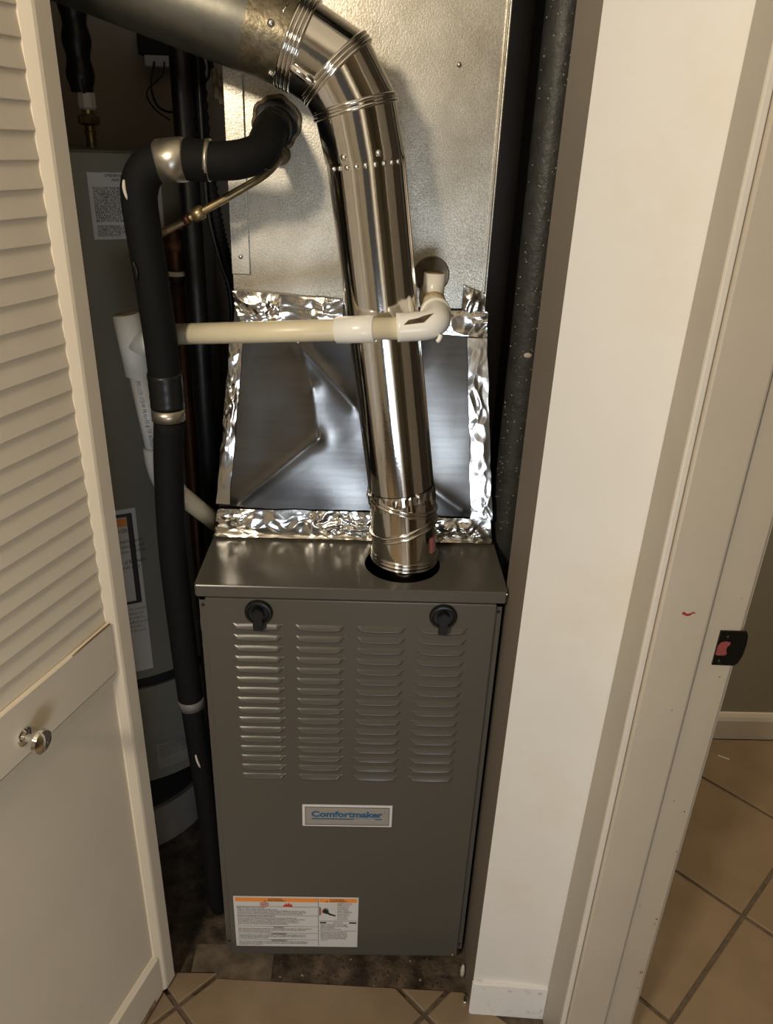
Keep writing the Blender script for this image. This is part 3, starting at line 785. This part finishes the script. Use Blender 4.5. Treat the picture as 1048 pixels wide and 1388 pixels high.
# old horizontal vent
ov = thing('old_vent_pipe', (-.3, VY, 1.6), 'dull stained galvanized vent pipe running up to the left corner', 'pipe')
s_ = kc[3]+kn_[3]*.008; OR = .0525
P0 = s_; 
a = ring_pts(P0, kn_[3], odir, OR); b = ring_pts(P0+odir*.052, odir, odir, OR)
obj('stained_end', gore(bmesh.new(), a, b), 'galv_old', ov)
c = ring_pts(P0+odir*.052, odir, odir, OR); d = ring_pts(P0+odir*.80, odir, odir, OR)
obj('pipe_body', gore(bmesh.new(), c, d), 'galv_dull', ov)
for t_, a_ in ((.012, .95), (.022, -.1)):
    n_ = fr*math.cos(a_)-Vector((odir.z, 0, -odir.x)).normalized()*math.sin(a_)
    n_ = fr*math.cos(a_)+Vector((-.287, 0, -.958))*math.sin(a_)
    screw('screw', P0+odir*t_+n_*OR, n_, .0036, ov)
obj('dent_mark', T([P0+odir*.012+(fr*.93+Vector((.1, 0, .36)))*OR, P0+odir*.010+(fr*.8+Vector((.17, 0, .56)))*OR], .0016, 8), 'chrome', ov)

# ================================================================== INSULATED LINE
il = thing('insulated_line', (-.26, .06, -.03), 'thick black foam insulated refrigerant line bending down beside the furnace', 'pipe')
HRr = .0222
pth = smooth_path([(-.1215, .235, 1.4735), (-.1215, .15, 1.466), (-.1205, .085, 1.452), (-.125, .045, 1.437), (-.150, .026, 1.428), (-.186, .024, 1.4255), (-.215, .024, 1.4255)], 8)
obj('insulation', T(pth, [HRr*1.06 if i < 10 else HRr for i in range(len(pth))], 32), 'foam', il)
obj('insulation', T(smooth_path([(-.184, .024, 1.4255), (-.21, .0235, 1.4262), (-.238, .023, 1.425)], 5), HRr*1.07, 32), 'foam', il)
pth = smooth_path([(-.226, .023, 1.4235), (-.246, .0228, 1.421), (-.263, .0228, 1.410), (-.272, .023, 1.386), (-.2715, .026, 1.34), (-.268, .034, 1.26), (-.2665, .042, 1.18), (-.2665, .046, 1.10)], 8)
obj('insulation', T(pth, [HRr*(1.03 if i < 24 else 1.0) for i in range(len(pth))], 32), 'foam', il)
pth = smooth_path([(-.2665, .046, 1.085), (-.275, .050, 1.0), (-.281, .054, .86), (-.279, .058, .7), (-.276, .062, .563)], 8)
obj('insulation', T(pth, HRr*.97, 32), 'foam', il)
pth = smooth_path([(-.276, .062, .568), (-.272, .067, .45), (-.267, .072, .30), (-.2665, .078, .15), (-.2665, .082, .05), (-.262, .088, .012)], 8)
obj('insulation', T(pth, HRr*.86, 32), 'foam', il)
obj('foil_band', T([(-.212, .0235, 1.4265), (-.2135, .0235, 1.4265), (-.2435, .023, 1.4225), (-.2445, .023, 1.4222)], [HRr*1.05, HRr*1.14, HRr*1.14, HRr*1.0], 40), 'foil_band', il, label='dull silver foil tape band')
obj('foil_band', T([(-.2665, .046, 1.103), (-.2667, .046, 1.0865)], HRr*1.06, 32), 'foil_band', il, label='dull silver foil tape band')
obj('grey_band', T([(-.2762, .062, .577), (-.2755, .0625, .558)], HRr*1.0, 32), 'grey_tape', il, label='grey tape band')
pth = smooth_path([(-.2665, .0435, 1.155), (-.2663, .045, 1.13), (-.2665, .0455, 1.106)], 6)
obj('tape_wrap', T(pth, [HRr*(1.07+.012*math.sin(i*1.7)) for i in range(len(pth))], 24), 'black_tape', il)
obj('clear_tie', T([(-.1875, .024, 1.4265), (-.1825, .024, 1.4262)], HRr*1.09, 32), 'foil_band', il)
# scuffs, tears
def scuff(pts, r, m='foam_scuff', name='scuff'): obj(name, T(smooth_path(pts, 4), [r*(.5+.5*math.sin(PI*i/(4*(len(pts)-1)))**.5) for i in range(4*(len(pts)-1)+1)], 8), m, il)
scuff([(-.2835, .0045, 1.402), (-.2838, .0035, 1.392), (-.2815, .004, 1.380)], .0024, 'nut_white')
scuff([(-.272, .0445, .462), (-.2705, .0450, .448), (-.2665, .0465, .431)], .0022, 'nut_white')
scuff([(-.2835, .008, 1.307), (-.2805, .0085, 1.297), (-.2815, .010, 1.285)], .0022, 'black_tape', 'tear_flap')
scuff([(-.127, .026, 1.423), (-.119, .028, 1.4195), (-.111, .03, 1.4175)], .0016, 'black_tape', 'zip_tie')
obj('side_tube', T(smooth_path([(-.2905, .052, 1.27), (-.2895, .056, 1.18), (-.2885, .062, 1.06)], 6), .0022, 8), 'copper', il)
obj('tape_wrap', T([(-.1215, .17, 1.4685), (-.1213, .125, 1.4600)], [HRr*1.12, HRr*1.10], 32), 'iron', il)

ll = thing('liquid_line', (-.19, .1, 1.36), 'thin dull brass tube slanting down from the duct under the insulated line', 'pipe')
pth = smooth_path([(-.118, .215, 1.437), (-.117, .16, 1.425), (-.126, .105, 1.411), (-.16, .09, 1.390), (-.215, .092, 1.360), (-.2725, .095, 1.330)], 8)
obj('tube', T(pth, .0052, 14), 'brass', ll)
obj('coupling', T([(-.2085, .0918, 1.3635), (-.210, .0918, 1.3627), (-.222, .0923, 1.3563), (-.2235, .0923, 1.3555)], [.006, .0092, .0092, .006], 16), 'brass', ll)
obj('coupling', T([(-.227, .0925, 1.3535), (-.235, .0927, 1.3495)], .0078, 16), 'copper', ll)
obj('mount_ring', T([(-.118, .198, 1.434), (-.118, .186, 1.431)], [.016, .013], 16), 'rust', ll)

# ================================================================== PVC DRAIN
dr = thing('drain_pipe', (-.1, .05, 1.2), 'cream plastic condensate drain pipe crossing in front of the vent pipe', 'pipe')
EX, EZ, EY = .1055, 1.247, .008
def bore_shade(p, q, r_):
    p = Vector(p); d = (Vector(q)-p).normalized(); obj('bore_shade', T([p-d*.0004, p+d*.0012], r_, 24), 'wood_raw_and_shade' if r_ < .014 else 'pvc_stain_and_shade', dr)  # dark disc painted as the shade inside an open pipe mouth
obj('stub', T([(EX, .215, EZ+.006), (EX, .02, EZ+.001)], .0150, 28), 'pvc_old', dr)
obj('riser', hollow(bmesh.new(), (EX, .118, EZ-.004), (EX+.0005, .118, 1.2905), .0152, .0122), 'pvc_white', dr, label='short open ended riser of white plastic')
obj('tee_body', T([(EX, .152, EZ+.005), (EX, .148, EZ+.005), (EX, .090, EZ+.002), (EX, .086, EZ+.002)], [.0165, .0185, .0185, .0165], 28), 'pvc_stain_and_shade', dr)
pth = smooth_path([(EX, .055, EZ), (EX, .028, EZ-.001), (EX-.004, .013, EZ-.0035), (EX-.017, .008, EZ-.0075), (.052, .0085, EZ-.0115)], 8)
obj('elbow', T(pth, .0188, 32), 'pvc_white', dr, label='glossy white elbow with a brown stain')
obj('elbow_rim', T([(EX, .066, EZ), (EX, .063, EZ), (EX, .052, EZ), (EX, .049, EZ)], [.0188, .0212, .0212, .0188], 32), 'pvc_white', dr)
# pipe run behind the black line
A_, B_ = Vector((.053, .0085, 1.2345)), Vector((-.292, .0935, 1.1955))
bore_shade((EX+.0005, .118, 1.2905), (EX, .118, EZ), .0123)
def run(t): return A_+(B_-A_)*t
obj('pipe', T([run(-.02), run(1.0)], .0146, 28), 'pvc_old', dr)
obj('coupling', T([run(.085), run(.088), run(.232), run(.235)], [.0165, .0178, .0178, .0165], 32), 'pvc_white', dr)
# brown sticker on the elbow
bm = bmesh.new(); V = []
for j in range(2):
    row = []
    for i in range(6):
        a = .35+.85*i/5; p = Vector((.060+.026*j+.003*i, .0083, EZ-.0105+.004*j))
        row.append(bm.verts.new(p+Vector((0, -math.cos(a), math.sin(a)))*.0193))
    V.append(row)
for i in range(5): bm.faces.new((V[0][i], V[0][i+1], V[1][i+1], V[1][i]))
bmesh.ops.solidify(bm, geom=bm.faces[:], thickness=-.0004)
obj('sticker', bm, 'rust', dr, label='peeling orange brown sticker')
obj('glue_drip', T(smooth_path([(EX+.004, -.002, EZ-.017), (EX+.002, -.004, EZ-.022), (EX, -.003, EZ-.025)], 4), .003, 10), 'pvc_white', dr)
# left tee and drop
TX = (-.329, .1, 1.222); TB = (-.3195, .1015, 1.135)
bm = hollow(bmesh.new(), TB, TX, .0188, .0150, 32); bore_shade(TX, TB, .0151); tee = obj('tee', bm, 'pvc_white', dr, label='glossy white tee with an open top')
obj('tee_branch', T([(-.3245, .1, 1.178), (-.288, .095, 1.189)], .0178, 28), 'pvc_white', dr)
dp = (-.3055, .103, 1.012)
obj('drop_pipe', T([TB, dp], .0150, 28), 'pvc_white', dr)
# lettering down the drop pipe
me = text_mesh('PVC-1120  SCH 40  PR 450 PSI @ 73F  ASTM D1785', .0085, res=1)
wd = max(v.co.x for v in me.vertices); ax = (Vector(dp)-Vector(TB)); L_ = ax.length; axn = ax.normalized()
me.transform(Matrix.Diagonal((L_*.9/wd, 1, 1, 1)))
sdv = Vector((1, 0, 0)); sdv = (sdv-axn*sdv.dot(axn)).normalized()
for v in me.vertices:
    a = (v.co.y-.003)/.0152+.1
    v.co = Vector(TB)+axn*(L_*.05+v.co.x)+(sdv*math.sin(a)+fr*math.cos(a))*.0153
obj('lettering', me, 'blue_print', dr)
pth = smooth_path([(-.3065, .103, 1.022), (-.3045, .104, .99), (-.298, .108, .962), (-.284, .118, .938)], 6)
obj('elbow', T(pth, [.0188]*6+[.0185]*(len(pth)-6), 28), 'pvc_white', dr)
obj('pipe', T([(-.290, .115, .948), (-.225, .245, .80)], .0152, 28), 'pvc_old', dr)

# ================================================================== WATER HEATER
TCX, TCY, TR_ = -.53, .50, .25
wh = thing('water_heater', (TCX, TCY, -.03), 'olive grey cylindrical water heater tank behind the louvered door', 'water heater')
obj('tank', lathe(bmesh.new(), [(.02, .45), (TR_, .45), (TR_, 1.395), (TR_+.001, 1.398), (TR_+.001, 1.424), (TR_-.004, 1.428), (.02, 1.431)], (TCX, TCY, 0), 'z', 72), 'tank_paint', wh, smooth=True)
obj('dark_band', lathe(bmesh.new(), [(.02, .422), (TR_-.006, .422), (TR_-.006, .452), (.02, .452)], (TCX, TCY, 0), 'z', 72), 'dark', wh, smooth=True)  # dark, slightly recessed band around the tank
obj('lower_tank', lathe(bmesh.new(), [(.02, .175), (TR_, .175), (TR_, .424), (.02, .424)], (TCX, TCY, 0), 'z', 72), 'tank_paint', wh, smooth=True)
obj('skirt', lathe(bmesh.new(), [(.02, .085), (.228, .085), (.228, .176), (.02, .176)], (-.572, .465, 0), 'z', 72), 'dark', wh, smooth=True)
obj('base_ring', lathe(bmesh.new(), [(.02, -.03), (.234, -.03), (.238, .0), (.238, .086), (.02, .086)], (-.572, .465, 0), 'z', 72), 'tank_base', wh, smooth=True)
def on_tank(x, z, off=.0006):  # x = arc length from angle a0, front of tank
    a = x/TR_
    return Vector((TCX+(TR_+off)*math.sin(a), TCY-(TR_+off)*math.cos(a), z))
def tank_patch(name, x0, x1, z0, z1, m, off=.0006, n=14, par=None, **k):
    bm = bmesh.new(); r = []
    for i in range(n+1): r.append((bm.verts.new(on_tank(x0+(x1-x0)*i/n, z0, off)), bm.verts.new(on_tank(x0+(x1-x0)*i/n, z1, off))))
    for i in range(n): f = bm.faces.new((r[i][0], r[i+1][0], r[i+1][1], r[i][1])); f.smooth = True
    return obj(name, bm, m, par or wh, **k)
def tank_text(s, x, z, size, m, par, **k):
    me = text_mesh(s, size, res=1, **k)
    for v in me.vertices: v.co = on_tank(x+v.co.x, z+v.co.y, .0012)
    return obj('lettering', me, m, par)
lx = .114
lab = tank_patch('paper_label', lx, lx+.12, 1.300, 1.400, 'label_white', label='white paper label with rows of small print')
tank_text('OPENING FOR TEMPERATURE\nAND PRESSURE RELIEF\nIMPORTANT', lx+.066, 1.391, .0062, 'grey_print', lab, align='CENTER', bold=.0002)
tank_text('FOLLOW THE MAINTENANCE RULES\nOR USE AS ADAPTED BETWEEN\nA TEMPERATURE AND PRESSURE\nAS COMPLYING WITH THE CODE\nON AND AUTOMATIC GAS VALVE\nNOT WHOSE BORE IS DAMAGED\nBE INSTALLED AT THE TIME\nHEATER IN THE LOCATION OF\nMANUFACTURER. LOCAL CODES\nINSTALLATION OF RELIEF IS\nOPERATION OF THE SAFETY OF\nMUST NOT BE REMOVED\n\nTHE INTERNAL COMPONENTS OF\nCOMPLY WITH THE REQUIRED\nSTATE OF THE SAFETY LAWS\nSTATUTE ACT', lx+.006, 1.373, .0055, 'grey_print', lab, bold=.00015, ls=.78)
lx = .128-.063
lb2 = tank_patch('warning_label', lx+.0, lx+.063, .470, .832, 'label_white', label='tall black bordered warning label with an orange stripe')
tank_patch('black_border', lx+.046, lx+.056, .630, .823, 'black_print', .001, 4, lb2)
tank_patch('black_border', lx, lx+.056, .816, .823, 'black_print', .001, 8, lb2)
tank_patch('black_border', lx, lx+.056, .630, .636, 'black_print', .001, 8, lb2)
tank_patch('orange_mark', lx, lx+.046, .798, .814, 'orange_print', .001, 8, lb2)
tank_text('DANGER\n\nFlammable vapors\nmay cause fire and\nexplosion and burn\n\nKeep all flammable\nmaterials away', lx+.014, .785, .011, 'black_print', lb2, sx=.7)
tank_text('Read the manual\nInstallation and\nservice must be\nby qualified people\nFollow codes\nCheck the vent', lx+.014, .615, .010, 'grey_print', lb2, sx=.7)
lb3 = tank_patch('rating_plate', lx+.05, lx+.20, .20, .27, 'tank_base')
tank_text('MODEL  SERIAL  CAPACITY\nINPUT BTU PER HOUR  TYPE OF GAS\nTESTED WORKING PRESSURE\nMINIMUM CLEARANCE', lx+.055, .258, .009, 'grey_print', lb3)
# nipple, nut and flexible connector
NX_, NY_ = -.455, .42
wn = thing('water_connector', (NX_, NY_, 1.43), 'dark corrugated flexible pipe with a pale nut on the water heater top', 'pipe')
z = 1.428
obj('nipple', lathe(bmesh.new(), [(.008, z), (.008, z+.02), (.0095, z+.021), (.0095, z+.024), (.008, z+.026), (.008, z+.034)], (NX_, NY_, 0), 'z', 24), 'brass', wn)
obj('brass_hex', lathe(bmesh.new(), [(.013, z+.034), (.018, z+.037), (.018, z+.047), (.012, z+.051)], (NX_, NY_, 0), 'z', 6), 'brass', wn)
obj('union_ring', lathe(bmesh.new(), [(.009, z+.05), (.009, z+.058)], (NX_, NY_, 0), 'z', 24), 'brass', wn)
obj('pale_nut', lathe(bmesh.new(), [(.011, z+.057), (.0145, z+.060), (.0145, z+.081), (.011, z+.084)], (NX_, NY_, 0), 'z', 8), 'nut_white', wn)
pr = []; zz = z+.082
while zz < 2.3:
    q = (zz-z)*60
    pr.append((.0165+.0022*math.sin(q*2.2)+.004*math.sin(q*.16), zz)); zz += .006
obj('corrugated_hose', lathe(bmesh.new(), pr, (NX_-.005, NY_, 0), 'z', 24), 'iron', wn, smooth=True)
obj('copper_stem', T([(NX_+.003, NY_-.015, z+.08), (NX_+.002, NY_-.018, z+.10)], .002, 8), 'copper', wn)

# ================================================================== PIPES BEHIND
def pipe_thing(name, path, r, m, label, part='pipe_length', cat='pipe', **k):
    t = thing(name, path[-1], label, cat); obj(part, T(path, r, 24), m, t); return t
px, py = -.268, .285
gp = thing('gas_pipe', (px, py, -.03), 'tall black iron gas pipe standing behind the insulated line', 'pipe')
obj('pipe_length', T([(px, py, -.03), (px, py, 2.44)], .0165, 28), 'iron', gp)
cpx, cpy = -.302, .30
cp = thing('copper_pipe', (cpx, cpy, -.03), 'brown copper water pipe with a white banded fitting behind the insulated line', 'pipe')
obj('pipe_length', T([(cpx, cpy, -.03), (cpx, cpy, 1.25)], .0115, 24), 'copper', cp)
obj('fitting', T([(cpx, cpy, 1.235), (cpx, cpy, 1.237), (cpx, cpy, 1.315), (cpx, cpy, 1.318)], [.0125, .0155, .0155, .011], 24), 'copper', cp)
obj('valve_body', T([(cpx-.02, cpy, 1.292), (cpx-.018, cpy, 1.292), (cpx+.015, cpy, 1.292), (cpx+.0165, cpy, 1.292)], [.012, .0165, .0165, .012], 24), 'copper', cp)
obj('white_band', T([(cpx, cpy, 1.246), (cpx, cpy, 1.2535)], .0165, 24), 'nut_white', cp)
fc = thing('flexible_conduit', (-.2, .3, 1.2), 'black ribbed flexible conduit hanging beside the duct', 'conduit')
pth = smooth_path([(-.248, .30, 1.75), (-.246, .30, 1.60), (-.244, .30, 1.45), (-.234, .30, 1.35), (-.222, .30, 1.28), (-.207, .30, 1.20), (-.204, .30, 1.10), (-.215, .31, 1.0), (-.2495, .335, .89), (-.2500, .338, .5), (-.2500, .338, -.02)], 30)
obj('ribbed_tube', T(pth, [.0098+.0014*math.sin(i*1.9) for i in range(len(pth))], 14), 'foam', fc)
cb = thing('power_cable', (-.24, .29, 1.3), 'thin black cable curving down between gas pipe and conduit', 'cable')
obj('cord', T(smooth_path([(-.243, .285, 1.70), (-.243, .285, 1.42), (-.240, .285, 1.34), (-.226, .285, 1.27), (-.213, .285, 1.22), (-.214, .285, 1.10)], 10), .0034, 10), 'iron', cb)
# box on the back wall with wires
bx = thing('junction_box', (-.43, .79, 1.59), 'small dark box with pale lower lip on the closet back wall', 'box')
obj('box_body', B(-.467, -.385, .80, .849, 1.597, 1.64, bev=.003), 'dark', bx)
obj('pale_lip', B(-.452, -.400, .785, .82, 1.576, 1.597, bev=.004), 'white_pack', bx)
wr = thing('loose_wires', (-.4, .7, 1.55), 'thin dark loose wires looping below the small box', 'wire')
obj('wire_strand', T(smooth_path([(-.43, .78, 1.585), (-.438, .77, 1.54), (-.425, .76, 1.505), (-.395, .75, 1.495), (-.375, .75, 1.51)], 8), .0022, 8), 'iron', wr)
obj('wire_strand', T(smooth_path([(-.41, .78, 1.585), (-.415, .77, 1.56), (-.445, .76, 1.53), (-.43, .75, 1.50), (-.40, .75, 1.48)], 8), .0016, 8), 'iron', wr)
w2 = thing('thermostat_wires', (-.27, .34, 1.5), 'dark looped wires with red wire nuts under the old vent pipe', 'wire')
obj('wire_strand', T(smooth_path([(-.253, .33, 1.60), (-.262, .33, 1.56), (-.258, .33, 1.535), (-.240, .33, 1.53), (-.236, .33, 1.55), (-.241, .33, 1.585)], 8), .0022, 8), 'iron', w2)
obj('wire_strand', T(smooth_path([(-.225, .33, 1.60), (-.236, .33, 1.575), (-.232, .33, 1.55), (-.227, .33, 1.53)], 8), .003, 8), 'iron', w2)
obj('wire_nut', T([(-.229, .33, 1.545), (-.225, .328, 1.505)], [.0045, .006], 12), 'rust', w2)
obj('wire_nut', T([(-.221, .33, 1.54), (-.219, .328, 1.498)], [.003, .0055], 12), 'rust', w2)
# wrapped pack squeezed between heater and furnace
fb = thing('wrapped_pack', (-.251, .19, -.03), 'blue and white plastic wrapped pack squeezed beside the furnace', 'package')
obj('pack_body', B(-.2645, -.2375, .13, .255, -.03, .77, bev=.005), 'blue_pack', fb)
for zz in (.12, .19, .26, .33, .40, .47): obj('stripe', B(-.2652, -.2370, .1288, .135, zz, zz+.022, bev=.001), 'white_pack', fb)
fl = obj('wrap_fold', foil((-.264, .128, .77), (-.239, .128, .77), (-.239, .128, .55), (-.264, .128, .55), 8, 30, .012, (0, -1, 0), 11), 'white_pack', fb)

# right side: dusty round post
ps = thing('dark_duct_post', (.267, .2, -.03), 'dusty round dark pipe standing between duct and right wall', 'pipe')
bm = T([(.267, .2, -.03+i*.06) for i in range(42)], .0295, 36)
obj('pipe_length', bm, 'post_dark', ps)
bm = bmesh.new()
for k_ in range(170):
    a = random.uniform(-1.35, .25); zz = random.uniform(.86, 1.66); r = random.uniform(.0005, .0013)
    n_ = Vector((math.sin(a), -math.cos(a), 0)); p = Vector((.267, .2, zz))+n_*.0296
    bmesh.ops.create_icosphere(bm, subdivisions=1, radius=r, matrix=Matrix.Translation(p))
tag(obj('dust_specks', bm, 'dust', ps), kind='stuff')
bm = bmesh.new(); bmesh.ops.create_icosphere(bm, subdivisions=2, radius=1, matrix=Matrix.Translation((.262, .171, 1.165)) @ Matrix.Diagonal((.0065, .002, .0042, 1)))
obj('paint_spot', bm, 'nut_white', ps)

# small bits on the floor
bt = thing('loose_bolt', (.236, -.095, -.02), 'small bright bolt on the broken tile beside the baseboard', 'bolt')
obj('bolt_head', lathe(bmesh.new(), [(.0035, -.020), (.0045, -.018), (.0045, -.014), (.003, -.012)], (.2315, -.088, 0), 'z', 6), 'chrome', bt)
obj('bolt_shank', T([(.2315, -.088, -.014), (.2315, -.086, -.002)], .0018, 8), 'iron', bt)
ck = thing('caulk_lump', (.235, -.03, -.03), 'whitish lump of old caulk by the furnace foot', 'debris')
bm = bmesh.new(); bmesh.ops.create_icosphere(bm, subdivisions=3, radius=1, matrix=Matrix.Translation((.2335, -.03, -.012)) @ Matrix.Diagonal((.0045, .006, .018, 1)))
for v in bm.verts: v.co += Vector((1, 1, 1))*.0015*noise.noise(v.co*200)
obj('lump', bm, 'nut_white', ck, smooth=True)
ps2 = obj('paper_scrap', prism(bmesh.new(), [(.997, .587), (1.012, .578), (1.022, .573), (1.024, .577), (1.012, .584), (.999, .592)], 'z', -.0196, -.0186), 'label_white')
tag(ps2, 'tiny white paper scrap on the tiles beyond the doorway', 'scrap')
bm = bmesh.new()
for k_ in range(420):
    x = random.uniform(-.16, .235); y = random.uniform(-.055, .02); r = random.choice((.001, .0012, .0016, .0024))*random.uniform(.6, 1.3)
    m4 = Matrix.Translation((x, y, -.030+r*.4)) @ Matrix.Rotation(random.random()*6, 4, (random.random(), random.random(), 1)) @ Matrix.Diagonal((1.4, 1, .5, 1))
    bmesh.ops.create_icosphere(bm, subdivisions=1, radius=r, matrix=m4)
db = obj('floor_debris', bm, ['crumb', 'dust'])
for i, p in enumerate(db.data.polygons): p.material_index = 1 if (i//20) % 40 == 0 else 0
tag(db, 'scattered dark crumbs and grit on the slab under the furnace', 'debris', kind='stuff')
db = obj('slab_tiles', prism(bmesh.new(), [(-.30, -.028), (-.255, -.028), (-.25, -.042), (-.142, -.0475), (-.142, .03), (-.30, .03)], 'z', -.0298, -.0265), 'mortar')
tag(db, 'flat dusty mortar patch on the slab at the furnace left corner', 'mortar')
# ceiling lamp the light belongs to
cl = thing('ceiling_lamp', (-.62, -1.45, 2.36), 'round ceiling lamp behind the camera', 'lamp')
obj('lamp_base', lathe(bmesh.new(), [(.15, 2.40), (.16, 2.42), (.16, 2.449), (.14, 2.4495)], (-.62, -1.45, 0), 'z', 40), 'white_trim', cl, smooth=True)
